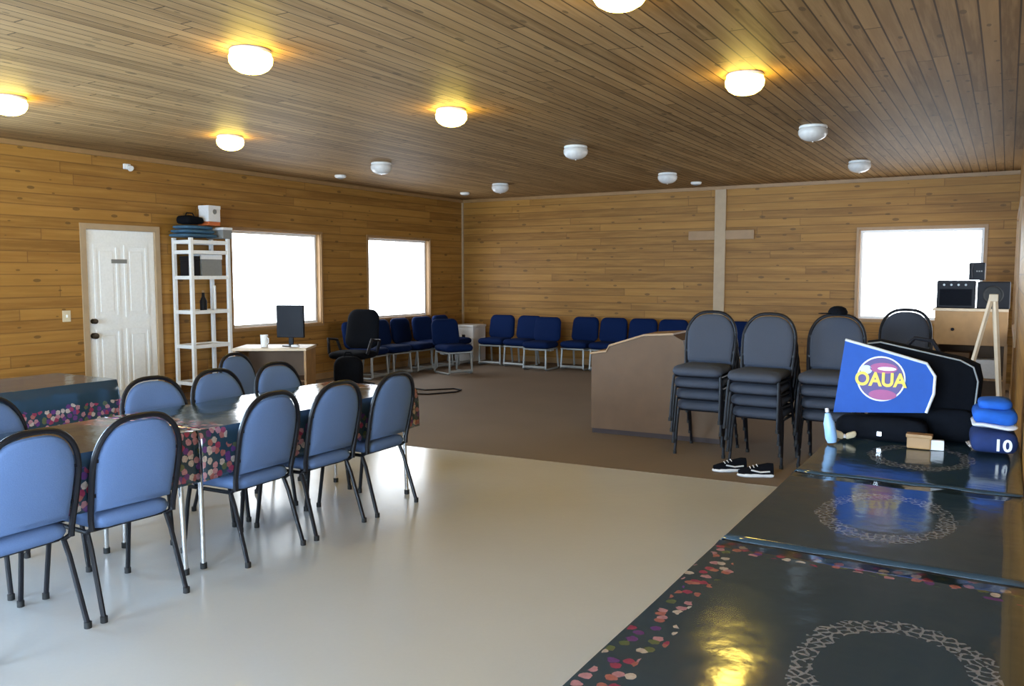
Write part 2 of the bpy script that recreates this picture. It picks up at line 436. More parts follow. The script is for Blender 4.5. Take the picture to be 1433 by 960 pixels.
# trims
struct('trim_1', B(WX, WX+.03, YB-.03, YB, 0, H-.04), 'trim_pale')
struct('trim_2', B(WX, WX+.035, YR, YB-.03, H-.05, H), 'trim')
struct('trim_3', B(WX+.035, EX, YB-.035, YB, H-.05, H), 'trim')
bm = bmesh.new(); box(bm, WX, WX+.015, YR, d0-.07, 0, .09); box(bm, WX, WX+.015, d1+.07, YB, 0, .09)
struct('baseboard_left', bm, 'trim'); struct('baseboard_back', B(WX+.03, EX, YB-.015, YB, 0, .09), 'trim')
struct('baseboard_right', B(EX-.012, EX, 4.8, YB-.015, 0, .09), 'trim')

# cross on the far wall
t = thing('wall_cross', 'tall pale wooden cross fixed to the pine far wall', 'cross', (-3.83, YB, 0))
link('upright', B(-.085, .085, -.04, 0, .1, H-.05, bev=.004), 'trim_pale', t)
bm = bmesh.new(); box(bm, -.5, -.085, -.035, 0, 2.06, 2.20, bev=.004); box(bm, .085, .52, -.035, 0, 2.06, 2.20, bev=.004)
link('crossbar', bm, 'trim', t)

# light switch by the door
t = thing('light_switch', 'cream switch plate on the pine wall left of the white door', 'light switch', (WX, 5.25, 1.09))
link('plate', B(0, .008, -.045, .045, -.06, .06, bev=.003), 'cream', t)
link('toggle', B(.008, .02, -.008, .008, -.015, .015, bev=.002), 'white', t)

# ceiling lamps
def lamp_proto(on):
    t = thing('ceiling_lamp', None, 'ceiling lamp', (0, 0, H), 0)
    link('base_ring', L([(0, 0), (.115, 0), (.122, -.008), (.122, -.022), (.112, -.026), (0, -.026)], 32), 'white_gloss', t, True)
    link('glass_dome', L([(.118, -.0265), (.128, -.045), (.125, -.078), (.104, -.108), (.07, -.128), (.03, -.138), (0, -.139)], 32),
         'dome_on' if on else 'dome_off', t, True)
    link('finial', L([(0, -.1395), (.007, -.140), (.005, -.145), (0, -.147)], 12), 'brass' if False else 'white_gloss', t, True)
    return t
on = lamp_proto(True); off = lamp_proto(False)
LX = [-6.55, -3.95, -1.57]; LY = [3.62, 5.72, 8.0, 10.75]
PX = {-6.55: 'row nearest the door wall', -3.95: 'middle row', -1.57: 'row nearest the right wall'}
ln = {(-6.55, 3.62): 'lit ceiling lamp at the left edge of the photo',
      (-3.95, 3.62): 'lit ceiling lamp above the front table of blue chairs, large and round at upper left',
      (-1.57, 3.62): 'largest lit ceiling lamp, cut by the top edge of the photo',
      (-6.55, 5.72): 'small lit ceiling lamp above the white rack and first window',
      (-3.95, 5.72): 'lit ceiling lamp in the middle of the ceiling',
      (-1.57, 5.72): 'lit ceiling lamp above the chair stacks at upper right',
      (-3.95, 8.0): 'unlit white ceiling lamp beyond the middle lit one, largest unlit of the middle row',
      (-6.55, 8.0): 'unlit white ceiling lamp between the two left windows, above the desk',
      (-1.57, 8.0): 'unlit white ceiling lamp just beyond the right lit lamp',
      (-6.55, 10.75): 'unlit white ceiling lamp nearest the far left corner of the room',
      (-3.95, 10.75): 'unlit white ceiling lamp in front of the cross on the far wall',
      (-1.57, 10.75): 'unlit white ceiling lamp above the far window'}
first = {True: True, False: True}
for y in LY:
    for x in LX:
        s_ = y < 7
        src = on if s_ else off
        o = src if first[s_] else copy_tree(src)
        first[s_] = False
        o.location = (x, y, H); tag(o, ln[(x, y)], 'ceiling lamp', 'lit ceiling lamps' if s_ else 'unlit ceiling lamps')
det = thing('smoke_detector', None, 'smoke detector', (0, 0, H), group='flat white ceiling detectors')
link('housing', L([(0, 0), (.075, 0), (.08, -.012), (.07, -.032), (.03, -.04), (0, -.04)], 24), 'white_gloss', det, True)
link('vent_ring', L([(.032, -.0405), (.045, -.0375), (.045, -.043), (.032, -.046), (.032, -.0405)], 24), 'grey', det, True)
for i, (x, y, lb) in enumerate(((-7.85, 8.72, 'flat white ceiling disc above the space between the left windows'),
                                (-7.75, 11.6, 'flat white ceiling disc in the far left corner'),
                                (-3.97, 12.0, 'flat white ceiling disc left of the cross near the far wall'))):
    o = det if i == 0 else copy_tree(det)
    o.location = (x, y, H); tag(o, lb, 'smoke detector')
t = thing('emergency_lamp', 'tiny white wall lamp under the ceiling above the white door', 'lamp', (WX, 6.02, 2.74))
link('bracket', B(0, .03, -.04, .04, -.03, .03, bev=.005), 'white', t)
bm = L([(0, 0), (.02, 0), (.035, .05), (.03, .055), (0, .05)], 14)
bmesh.ops.transform(bm, matrix=Matrix.Translation((.03, .01, 0)) @ Matrix.Rotation(R(120), 4, 'Y'), verts=bm.verts[:])
link('lamp_head', bm, 'white', t, True)

# ------------------------------------------------------------------ banquet chairs
def arch(w_bot, w_mid, w_top, z0, zm, z1, n=12):
    """closed outline (x, z) of the rounded back"""
    right = []
    for i in range(7):
        s_ = i/6; right.append((w_bot/2+(w_mid-w_bot)/2*math.sin(s_*PI/2), z0+(zm-z0)*s_))
    for i in range(1, n+1):
        a = PI/2*i/n
        right.append((w_mid/2*math.cos(a)**.72 if i < n else 0, zm+(z1-zm)*math.sin(a)))
    left = [(-x, z) for x, z in right[:-1]][::-1]
    return right+left
def back_y(z): return -.165 - .20*max(0, z-.44)
def make_chair(fabric):
    t = thing('banquet_chair', None, 'chair')
    bm = bmesh.new(); pad(bm, rrect(.43, .42, .07, 5, .92), lambda x, y, h: Vector((x, y+.022, .428+h-.012*(y > .15))), .085)
    link('seat', bm, fabric, t, True)
    bm = bmesh.new()
    pad(bm, arch(.375, .405, .3, .478, .68, .88), lambda x, z, h: Vector((x, back_y(z)-h-.02*math.cos(x*6)+.012, z)), .046)
    link('backrest', bm, fabric, t, True)
    # tube back frame with rounded top, continuing into the hip bends
    ol = arch(.405, .43, .3, .40, .68, .900)
    pts = [Vector((x, back_y(z)-.006, z)) for x, z in ol]
    n = len(pts); k0 = 0
    seq = pts[k0:] if True else pts
    bm = T(seq, .0135, 8)
    for sx in (-1, 1):      # small clips joining pad and frame
        for z in (.56, .72): box(bm, sx*.205-.012, sx*.205+.012, back_y(z)-.012, back_y(z)+.006, z-.008, z+.008)
    link('back_frame', bm, 'black_metal', t, True)
    bm = bmesh.new()
    for sx in (-1, 1): tube(bm, [(sx*.202, -.163, .405), (sx*.198, -.13, .382), (sx*.196, .19, .378)], .011, 8)
    tube(bm, [(-.19, .17, .376), (.19, .17, .376)], .009, 6); tube(bm, [(-.19, -.10, .378), (.19, -.10, .378)], .009, 6)
    link('seat_frame', bm, 'black_metal', t, True)
    for sx in (-1, 1):
        l_ = link('leg', T([(sx*.196, .185, .382), (sx*.201, .20, .30), (sx*.208, .238, .02)], .012, 8), 'black_metal', t, True)
        link('foot_cap', L([(0, 0), (.016, 0), (.016, .028), (0, .028)], 10, (sx*.2085, .2395, 0)), 'rubber', l_, True)
        l_ = link('leg', T([(sx*.196, -.12, .386), (sx*.199, -.155, .31), (sx*.208, -.248, .02)], .012, 8), 'black_metal', t, True)
        link('foot_cap', L([(0, 0), (.016, 0), (.016, .028), (0, .028)], 10, (sx*.2085, -.2505, 0)), 'rubber', l_, True)
    return t
blue = make_chair('fabric'); used = [False]
def chair(proto, flag, loc, rz, label, group):
    o = proto if not flag[0] else copy_tree(proto); flag[0] = True
    o.location = loc; o.rotation_euler = (0, 0, rz); tag(o, label, 'chair', group); return o
# front row: backs toward the room, facing the table (local +Y -> world -X)
G1 = 'blue banquet chairs on the near side of the table'
for y, dx, dr, lb in ((1.89, 0, 2, 'blue padded chair of the near row cut by the left photo edge'),
              (2.40, .01, -3, 'blue padded chair second in the near row, left of the gap with the table legs'),
              (3.19, 0, 2, 'blue padded chair just right of the gap with the table legs'),
              (3.715, .0, 0, 'blue padded chair between its row neighbours, second from the row end'),
              (4.25, .0, 1, 'blue padded chair at the far end of the near row, beside the open floor')):
    chair(blue, used, (-3.635+dx, y, 0), PI/2+R(dr), lb, G1)
G2 = 'blue banquet chairs on the far side of the table'
for x, y, dr, lb in ((-4.26, 2.30, 5, 'blue chair across the table at the left edge, before the dark draped table'),
                 (-4.26, 3.26, -4, 'blue chair across the table, in front of the white door'),
                 (-4.26, 3.77, 2, 'blue chair across the table, in front of the white rack'),
                 (-4.24, 4.28, 0, 'blue chair across the table, below the desk and right of the rack')):
    chair(blue, used, (x, y, 0), -PI/2+R(dr), lb, G2)
chair(blue, used, (-5.05, 4.66, 0), -PI/2+R(12), 'small distant blue chair behind the far row, near the desk', 'loose chairs')

# ------------------------------------------------------------------ folding tables with vinyl cloths
def folding_table(label, cat_loc, lx, ly, group, z=.74):
    """lx, ly are plan sizes; long side along Y"""
    t = thing('folding_table', label, 'table', cat_loc, 0, group)
    link('tabletop', B(-lx/2, lx/2, -ly/2, ly/2, z-.03, z, bev=.006), 'under', t)
    bm = bmesh.new(); box(bm, -lx/2+.03, lx/2-.03, -ly/2+.05, -ly/2+.07, z-.06, z-.03); box(bm, -lx/2+.03, lx/2-.03, ly/2-.07, ly/2-.05, z-.06, z-.03)
    link('apron', bm, 'grey_metal', t)
    for sy in (-1, 1):
        for sx in (-1, 1):
            l_ = link('leg', T([(sx*(lx/2-.07), sy*(ly/2-.06), z-.04), (sx*(lx/2-.05), sy*(ly/2-.05), .02)], .013, 10), 'chrome', t, True)
            link('foot_cap', L([(0, 0), (.018, 0), (.018, .03), (0, .03)], 10, (sx*(lx/2-.05), sy*(ly/2-.05), 0)), 'rubber', l_, True)
    return t
def cloth(label, cx, cy, lx, ly, drops, m, z=.742, group=None, seed=1):
    """drops = (x-, x+, y-, y+) overhang; u runs along Y, v along X"""
    rnd = random.Random(seed); bm = bmesh.new(); uvl = bm.loops.layers.uv.new('UVMap')
    hx, hy = lx/2+.004, ly/2+.002
    def ax(lo, hi, h):
        o = []; 
        a = -h-lo; 
        vals = []
        n1 = max(1, round(lo/.045)) if lo else 0
        for i in range(n1): vals.append(-h-lo+lo*i/n1)
        n2 = max(4, round(2*h/.06))
        for i in range(n2+1): vals.append(-h+2*h*i/n2)
        n3 = max(1, round(hi/.045)) if hi else 0
        for i in range(1, n3+1): vals.append(h+hi*i/n3)
        return vals
    xs = ax(drops[0], drops[1], hx); ys = ax(drops[2], drops[3], hy)
    G = []
    for y in ys:
        row = []
        for x in xs:
            ox = max(0, abs(x)-hx); oy = max(0, abs(y)-hy)
            d = math.hypot(ox, oy) if (ox and oy) else max(ox, oy)
            px = math.copysign(min(abs(x), hx), x); py = math.copysign(min(abs(y), hy), y)
            zz = z
            if ox or oy:
                zz = z - d*.99
                wv = .010*math.sin(y*13+seed)+.006*math.sin(y*31+2*seed) if ox else .010*math.sin(x*14+seed)
                if ox: px += math.copysign(.006+abs(wv)*min(1, ox/.1) + .03*ox, x)
                if oy: py += math.copysign(.002+(.010*abs(math.sin(x*14+seed))*min(1, oy/.1) + .01*oy), y)
                if ox and oy: px += math.copysign(.02*min(1, d/.2), x)
            else:
                zz += (.004*abs(math.sin(x*17+seed*3)*math.sin(x*41+seed)) if abs(y) > hy-.05 else 0) + .0012*math.sin(x*23+seed)*math.sin(y*9+seed*2)+.0012
            row.append((bm.verts.new((cx+px, cy+py, zz)), (y, x)))
        G.append(row)
    for i in range(len(ys)-1):
        for j in range(len(xs)-1):
            q = [G[i][j], G[i][j+1], G[i+1][j+1], G[i+1][j]]
            f = bm.faces.new([a[0] for a in q])
            for lp in f.loops:
                for a in q:
                    if a[0] is lp.vert: lp[uvl].uv = a[1]
    o = link('tablecloth', bm, m, None, True)
    md = o.modifiers.new('thickness', 'SOLIDIFY'); md.thickness = .0015; md.offset = 1
    return tag(o, label, 'tablecloth', group)
GT = 'folding tables pushed together'
TX = -3.90
folding_table('folding table between the two chair rows, its near half at the left edge', (TX, 1.89, 0), .76, 1.83, GT)
folding_table('folding table between the two chair rows, its half beside the open floor', (TX, 3.73, 0), .76, 1.83, GT)
for cy, lb, sd in ((1.89, 'dark green glossy tablecloth with flowered hem on the left half of the chair table', 1),
                   (3.73, 'dark glossy flower-hemmed tablecloth on the right half of the chair table', 4)):
    hu = 1.83/2+.16; hv = .38+.30
    cloth(lb, TX, cy, .76, 1.83, (.262, .262, .0, .0), vinyl_cloth('flowered_vinyl_left', .915, .646, .09, floral_w=.19, dens=.62), group='flowered cloths on the chair tables', seed=sd)
folding_table('far folding table under a dark draped cloth, behind the left chairs', (-6.16, 2.98, 0), .76, 1.83, GT)
cloth('dark cloth with red flowered hem draped low over the far left table', -6.16, 2.98, .76, 1.83, (.34, .34, .30, .34), vinyl_cloth('flowered_vinyl_far', .915+.34, .38+.34, .10, floral_w=.17, dens=.62), seed=3)

# right-hand run of tables along the right wall
GR = 'small tables in the run along the right wall'
RX = -.313
specs = [(1.70, 1.42, (.24, .0, .1, .0), .055, (.06, .15, .27, .19), 'nearest small table at the lower right corner', 'glossy dark green tablecloth with rose border and leaf wreath, nearest the camera', 11),
         (2.915, .975, (.24, 0, 0, 0), .03, (.02, .0, .29, .20), 'middle small table of the run along the right wall', 'glossy dark tablecloth with pale leaf wreath, on the middle table of the right run', 5),
         (3.99, 1.14, (.24, 0, 0, .2), .03, (-.02, .02, .26, .20), 'far small table of the run, carrying the blue box', 'glossy tablecloth with faint wreath under the blue box on the far right table', 8)]
for cy, ly, dr, bd, wr, lb, lc, sd in specs:
    folding_table(lb, (RX, cy, 0), .775, ly-.01, GR, z=.745)
    near = sd == 11
    hv = (.512 if near else .392+.24)
    hu = ly/2
    cloth(lc, RX, cy, .775, ly-.01, dr, vinyl_cloth('wreath_vinyl', hu if near else hu+.4, hv, bd if near else .07, wr, .08, .12 if near else 0), z=.747, group='cloths on the right tables', seed=sd)

# ------------------------------------------------------------------ stacked grey chairs
grey = make_chair('fabric_grey'); gused = [False]
words = ['lowest', 'second from the bottom', 'second from the top', 'topmost']
for (x, y, a, nm) in ((-2.20, 7.03, 2, 'first stack, by the brown counter'), (-1.68, 6.90, -2, 'second stack, behind the sneakers'),
                      (-1.17, 7.03, 0, 'third stack, partly behind the blue box'), (-.80, 8.35, -4, 'rear stack, before the far window')):
    rz = PI+R(a); fwd = Vector((-math.sin(rz), math.cos(rz), 0))
    for i in range(4):
        p = Vector((x, y, 0)) + fwd*(.048*i-.03); 
        chair(grey, gused, (p.x, p.y, .102*i+.003), rz, 'grey padded chair, %s of the %s' % (words[i], nm), 'grey chairs in the ' + nm.split(',')[0])

# black cap hung on the third stack
t = thing('cap', 'black cap perched on the third chair stack', 'cap', (-1.15, 7.03, 1.215), R(20)); t.scale = (.85, .85, .85)
link('crown', L([(.085, .0), (.088, .03), (.07, .062), (.035, .08), (0, .084)], 16), 'black_soft', t, True)
bm = bmesh.new(); pad(bm, [(math.cos(a)*.085, math.sin(a)*.06) for a in [2*PI*i/16 for i in range(16)]], lambda x, y, h: Vector((x-.09, y, .012+h)), .01)
link('brim', bm, 'black_soft', t, True)

# sneakers on the floor edge
def sneaker(label, x, y, rz):
    t = thing('sneaker', label, 'shoe', (x, y, .003), rz, 'black and white sneakers')
    ol = [(-.13, 0), (-.12, .035), (-.05, .036), (.03, .046), (.10, .044), (.14, .02), (.148, 0), (.14, -.02), (.10, -.044), (.03, -.044), (-.05, -.034), (-.12, -.033)]
    bm = bmesh.new(); pad(bm, ol, lambda a, b, h: Vector((a, b, .016+h)), .032); link('sole', bm, 'white_card', t, True)
    secs = [(-.12, .030, .085), (-.08, .033, .088), (-.02, .036, .075), (.05, .041, .055), (.10, .038, .042), (.138, .016, .03)]
    bm = bmesh.new(); rings = []
    for xx, w_, h_ in secs: rings.append([bm.verts.new((xx, w_*math.cos(R(q)), .022+(h_)*math.sin(R(q)))) for q in range(0, 181, 20)])
    for a_, b_ in zip(rings, rings[1:]):
        for i in range(len(a_)-1): bm.faces.new((a_[i], a_[i+1], b_[i+1], b_[i]))
    bm.faces.new(rings[0]); bm.faces.new(rings[-1][::-1])
    link('upper', bm, 'black_soft', t, True)
    bm = bmesh.new()
    for xx, zz in ((0, .097), (.025, .088), (.05, .08)): tube(bm, [(xx, -.022, zz-.012), (xx+.005, 0, zz), (xx, .022, zz-.012)], .0035, 6)
    link('laces', bm, 'white_card', t, True)
    bm = bmesh.new(); tube(bm, [(-.09, .036, .05), (-.02, .04, .045), (.05, .044, .06)], .006, 6); tube(bm, [(-.09, -.036, .05), (-.02, -.04, .045), (.05, -.044, .06)], .006, 6)
    link('side_stripe', bm, 'white_card', t, True)
sneaker('left black and white sneaker on the floor below the second stack', -1.80, 6.40, R(215))
sneaker('right black and white sneaker, larger white sole, below the second stack', -1.58, 6.33, R(205))

# ------------------------------------------------------------------ brown counter
t = thing('wooden_counter', 'brown wooden counter with a raised sloping top left of the chair stacks', 'counter', (-2.8, 7.33, .003), R(3))
prof = [(-.62, .05), (-.62, .765), (-.47, .79), (-.44, .845), (-.10, .955), (.18, .975), (.27, .93), (.30, .80), (.62, .80), (.62, .05)]
bm = bmesh.new(); prism(bm, prof, 0, .42); link('body', bm, 'brown', t)
bm = bmesh.new(); prism(bm, [(-.62, 0), (-.62, .05), (.62, .05), (.62, 0)], .03, .40); link('plinth', bm, 'dark_brown', t)
bm = bmesh.new()
tp = [(-.635, .766), (-.47, .792), (-.44, .847), (-.10, .957), (.185, .977)]
prism(bm, tp + [(x, z+.018) for x, z in tp[::-1]], -.012, .43)
link('top_edge', bm, 'trim', t)['label'] = 'lighter wooden edge along the sloping top'

# ------------------------------------------------------------------ navy waiting chairs
def make_navy():
    t = thing('lounge_chair', None, 'chair')
    bm = bmesh.new(); pad(bm, rrect(.47, .46, .07), lambda x, y, h: Vector((x, y+.03, .40+h)), .12); link('seat', bm, 'navy', t, True)
    bm = bmesh.new(); pad(bm, [(x, z+.63) for x, z in rrect(.46, .40, .09, 5, 1.06)], lambda x, z, h: Vector((x, -.20-h-.18*(z-.45), z)), .10); link('backrest', bm, 'navy', t, True)
    for sx in (-1, 1):
        link('leg', T([(sx*.19, .22, .345), (sx*.20, .24, .03), (sx*.20, .21, .016), (sx*.20, -.20, .016), (sx*.20, -.23, .03), (sx*.19, -.18, .345)], .016, 8), 'grey_metal', t, True)
    link('crossbeam', B(-.2, .2, -.06, .06, .30, .34, bev=.005), 'grey_metal', t)
    link('foot_rail', T([(-.2, .23, .05), (.2, .23, .05)], .022, 8), 'grey_metal', t, True)
    link('seat_pan', B(-.21, .21, -.17, .24, .325, .345, bev=.005), 'grey_metal', t)
    return t
navy = make_navy(); nu = [False]
GN = 'navy chairs along the far wall'
nl = ['navy padded chair first from the corner on the far wall', 'navy padded chair second from the corner on the far wall', 'navy padded chair third from the corner on the far wall, pulled slightly forward',
      'navy padded chair fourth from the corner, beside the brown counter', 'navy padded chair just above the brown counter top', 'navy padded chair above the right end of the brown counter',
      'navy padded chair hidden behind the first chair stack', 'navy padded chair seen between first and second chair stacks', 'navy padded chair mostly behind the second chair stack']
for i in range(9):
    chair(navy, nu, (-7.46+.505*i, 12.2-(.35 if i == 2 else 0)-(.1 if i < 2 else 0), .003), PI+R([4, -3, 2, -1, 0, 0, 2, 0, 1][i]), nl[i], GN)
nl = ['navy padded chair under the second window, nearest the office chair', 'navy padded chair second along the window wall', 'navy padded chair third along the window wall', 'navy padded chair fourth along the window wall', 'navy padded chair in the window row nearest the corner']
for i in range(5):
    chair(navy, nu, (-8.1, 9.5+.56*i, .003), -PI/2+R([5, -3, 2, -5, 3][i]), nl[i], 'navy chairs along the window wall')
chair(navy, nu, (-7.35, 10.65, .003), -PI/2-R(25), 'navy padded chair standing loose in front of the window row', 'loose chairs')

t = thing('storage_box', 'small white box standing in the far corner between navy chairs', 'box', (-8.2, 12.42, .003))
link('body', B(-.2, .2, -.2, .2, 0, .60, bev=.01), 'white_card', t); link('lid', B(-.21, .21, -.21, .21, .60, .64, bev=.01), 'white', t)
link('handle', B(-.03, .03, -.215, -.2, .38, .47, bev=.003), 'black', t)

# cable on the carpet
t = link('cable', T([(-6.75, 8.9, .012), (-6.55, 8.85, .012), (-6.42, 9.0, .012), (-6.3, 9.15, .012), (-6.15, 9.1, .012), (-6.1, 8.9, .012), (-6.3, 8.55, .012), (-6.6, 8.45, .012)], .009, 8), 'black', None, True)
tag(t, 'black cable curling on the brown carpet before the window row', 'cable')

# ------------------------------------------------------------------ desk, monitor, office chair
t = thing('desk', 'small pale-topped wooden desk under the first window', 'desk', (-7.35, 7.0, 0.003), R(-58))
link('desktop', B(-.28, .28, -.42, .42, .66, .69, bev=.005), 'pale_wood', t)
link('modesty_panel', B(-.26, -.24, -.38, .38, .3, .66), 'brown', t)
for sy in (-1, 1): link('side_panel', B(-.26, .26, sy*.40-.012, sy*.40+.012, 0, .66), 'tan', t)
link('shelf', B(-.24, .24, -.38, .38, .30, .32), 'brown', t)
t = thing('monitor', 'black computer monitor on the desk before the first window', 'monitor', (-7.22, 7.12, .693), R(22))
link('screen_housing', B(-.165, .165, -.02, .03, .10, .48, bev=.008), 'black', t)
link('screen', B(-.145, .145, -.023, -.019, .125, .455), 'screen', t)
link('stand', B(-.025, .025, 0, .03, .01, .14), 'black', t)
link('base', L([(0, 0), (.10, 0), (.10, .01), (0, .014)], 20), 'black', t)
t = thing('mug', 'white mug on the desk left of the monitor', 'mug', (-7.40, 6.88, .693))
link('cup', L([(0, 0), (.04, 0), (.045, .14), (.040, .14), (.036, .01), (0, .01)], 20), 'white_gloss', t, True)
link('handle', T([(.043, 0, .11), (.07, 0, .10), (.07, 0, .05), (.042, 0, .035)], .006, 8), 'white_gloss', t, True)
t = thing('mouse', 'pale computer mouse on the desk before the monitor', 'mouse', (-7.05, 7.02, .693), R(-70))
bm = bmesh.new(); pad(bm, rrect(.06, .1, .025), lambda x, y, h: Vector((x, y, .016+h)), .03); link('body', bm, 'white_card', t, True)
link('wheel', L([(0, -.003), (.008, -.003), (.008, .003), (0, .003)], 12, (0, .03, .033)), 'black', t)

t = thing('office_chair', 'black high-backed office chair in front of the window row', 'office chair', (-7.35, 8.35, .003), R(-165))
bm = bmesh.new(); pad(bm, rrect(.52, .50, .1), lambda x, y, h: Vector((x, y, .48+h)), .11); link('seat', bm, 'black_soft', t, True)
bm = bmesh.new(); pad(bm, [(x, z+.80) for x, z in rrect(.44, .52, .12, 5, 1.12)], lambda x, z, h: Vector((x, -.25-h-.2*(z-.55), z)), .11); link('backrest', bm, 'black_soft', t, True)
for sx in (-1, 1):
    link('armrest', T([(sx*.25, -.18, .47), (sx*.31, -.16, .66), (sx*.31, .08, .69), (sx*.27, .14, .50)], .02, 8), 'black', t, True)
link('gas_column', T([(0, 0, .12), (0, 0, .43)], .025, 12), 'black', t, True)
for i in range(5):
    a = 2*PI*i/5; c_, s_ = math.cos(a), math.sin(a)
    lg = link('leg', T([(0, 0, .13), (c_*.28, s_*.28, .075)], [.028, .018], 8), 'black', t, True)
    bm = bmesh.new(); tube(bm, [(c_*.28-s_*.02, s_*.28+c_*.02, .03), (c_*.28+s_*.02, s_*.28-c_*.02, .03)], .028, 12); link('caster', bm, 'rubber', lg, True)
t = thing('backpack', 'dark bag slumped on the floor between the desk and office chair', 'bag', (-7.05, 7.92, .003), R(30))
bm = bmesh.new(); pad(bm, [(x, z+.26) for x, z in rrect(.36, .5, .12)], lambda x, z, h: Vector((x, h*(1.3-z), z)), .24); link('body', bm, 'black_soft', t, True)
bm = bmesh.new(); pad(bm, [(x, z+.15) for x, z in rrect(.26, .22, .05)], lambda x, z, h: Vector((x, .13+h, z)), .06); link('front_pocket', bm, 'redcloth', t, True)
link('strap', T([(-.06, 0, .5), (-.03, 0, .56), (.03, 0, .56), (.06, 0, .5)], .01, 8), 'black_soft', t, True)

# ------------------------------------------------------------------ white rack
rx0, rx1, ry0, ry1 = -8.55, -8.25, 6.58, 7.12
t = thing('shelf_rack', 'tall open white rack standing between the door and first window', 'shelf', ((rx0+rx1)/2, (ry0+ry1)/2, 0.003))
hx, hy = .15, .27
for sx in (-1, 1):
    for sy in (-1, 1):
        link('post', B(sx*hx-.020, sx*hx+.020, sy*hy-.020, sy*hy+.020, 0, 1.96, bev=.003), 'white_gloss', t)
for z in (.24, .68, 1.09, 1.50, 1.80, 1.92):
    bm = bmesh.new(); box(bm, -hx+.016, hx-.016, -hy-.014, -hy+.014, z-.03, z+.012); box(bm, -hx+.016, hx-.016, hy-.014, hy+.014, z-.03, z+.012)
    box(bm, hx-.014, hx+.014, -hy+.016, hy-.016, z-.03, z+.012); box(bm, -hx-.014, -hx+.014, -hy+.016, hy-.016, z-.03, z+.012)
    box(bm, -hx+.014, hx-.014, -hy+.014, hy-.014, z-.012, z)
    link('shelf', bm, 'white_gloss', t)
def carton(label, loc, sz, m, rz=0, lidm=None, cat='box', name='carton'):
    x, y, z = loc; a, b, c = sz
    t = thing(name, label, cat, loc, rz)
    link('body', B(-a/2, a/2, -b/2, b/2, 0, c, bev=.006), m, t)
    link('lid', B(-a/2-.004, a/2+.004, -b/2-.004, b/2+.004, c*.80, c+.004, bev=.004), lidm or m, t)
    return t
carton('pale grey lidded box on the top inner shelf of the white rack', (-8.39, 6.90, 1.504), (.22, .30, .26), 'grey', 0, 'white_card')
carton('dark box beside the grey one on the top inner shelf of the rack', (-8.39, 6.67, 1.504), (.2, .12, .24), 'black', 0)
t = thing('bottle', 'small dark bottle on the third shelf of the white rack', 'bottle', (-8.33, 6.80, 1.094))
link('glass', L([(0, 0), (.04, 0), (.042, .12), (.018, .17), (.016, .22), (0, .22)], 16), 'black', t, True); link('cork', L([(0, .2205), (.014, .2205), (.014, .245), (0, .245)], 12), 'tan', t)
t = thing('candle', 'thin white candle on the third shelf of the white rack', 'candle', (-8.33, 6.97, 1.094))
link('wax', L([(0, .01), (.016, .01), (.016, .30), (0, .305)], 12), 'white', t, True); link('holder', L([(0, 0), (.04, 0), (.03, .01), (0, .01)], 16), 'brass', t, True)
t = thing('folded_blanket', 'faded blue folded blanket on top of the white rack', 'blanket', (-8.40, 6.74, 1.966), R(5))
for i in range(3):
    bm = bmesh.new(); pad(bm, rrect(.32-.02*i, .48-.03*i, .05), lambda x, y, h, i=i: Vector((x+.01*math.sin(y*9+i), y, .026+.048*i+h)), .048); link('fold', bm, 'teal', t, True)
t = thing('handbag', 'black handbag lying on the blue blanket on the rack', 'bag', (-8.40, 6.70, 2.118), R(8))
bm = bmesh.new(); pad(bm, rrect(.2, .30, .06), lambda x, y, h: Vector((x, y, .055+h*(1-y))), .10); link('body', bm, 'black_soft', t, True)
link('handle', T([(0, -.08, .09), (0, -.05, .14), (0, .04, .14), (0, .08, .09)], .008, 8), 'black', t, True)
t = carton('white square box atop the rack, at the right end', (-8.38, 6.97, 2.166), (.16, .19, .19), 'white_card', R(5))
link('printed_spot', L([(0, 0), (.03, 0), (.03, .004), (0, .004)], 16), 'grey', t).matrix_basis = Matrix.Translation((.083, 0, .12)) @ Matrix.Rotation(PI/2, 4, 'Y')
carton('flat orange-red box under the white one on the rack', (-8.385, 6.96, 2.118), (.2, .17, .042), 'orange')
carton('small grey box with white lid on the rack top, right of the blue blanket', (-8.36, 7.09, 1.966), (.3, .14, .13), 'grey', 0, 'white_card')

# ------------------------------------------------------------------ far right corner: cabinet, black equipment, easel
t = thing('wooden_cabinet', 'tan wooden cabinet with open lower shelf in the far right corner', 'cabinet', (-.32, 10.55, .003))
link('top', B(-.38, .34, -.22, .22, 1.13, 1.16, bev=.004), 'pale_wood', t)
link('upper_front', B(-.36, .34, -.20, .20, .76, 1.13, bev=.003), 'tan', t)
for sx in (-.35, .33): link('side_panel', B(sx-.015, sx+.015, -.20, .20, 0, .76), 'tan', t)
link('back_panel', B(-.335, .315, .18, .20, 0, .76), 'brown', t); link('shelf', B(-.335, .315, -.19, .18, .38, .40), 'tan', t)
link('knob', L([(0, 0), (.012, 0), (.018, .02), (0, .025)], 12), 'black', t, True).matrix_basis = Matrix.Translation((-.18, -.20, .93)) @ Matrix.Rotation(PI/2, 4, 'X')
carton('white box on the cabinet shelf in the right corner', (-.18, 10.50, .404), (.2, .2, .2), 'white_card', R(6))
carton('brown box beside the white one on the corner cabinet shelf', (-.44, 10.50, .404), (.24, .24, .27), 'brown', R(-5))
t = thing('amplifier', 'wide black amplifier on the left end of the corner cabinet', 'amplifier', (-.48, 10.5, 1.164))
link('case', B(-.19, .18, -.15, .15, 0, .30, bev=.012), 'black', t); link('grille', B(-.16, .15, -.156, -.149, .03, .21), 'black_soft', t)
for i in range(4): link('knob', L([(0, 0), (.012, 0), (.01, .014), (0, .014)], 12), 'grey_metal', t, True).matrix_basis = Matrix.Translation((-.12+.07*i, -.15, .255)) @ Matrix.Rotation(PI/2, 4, 'X')
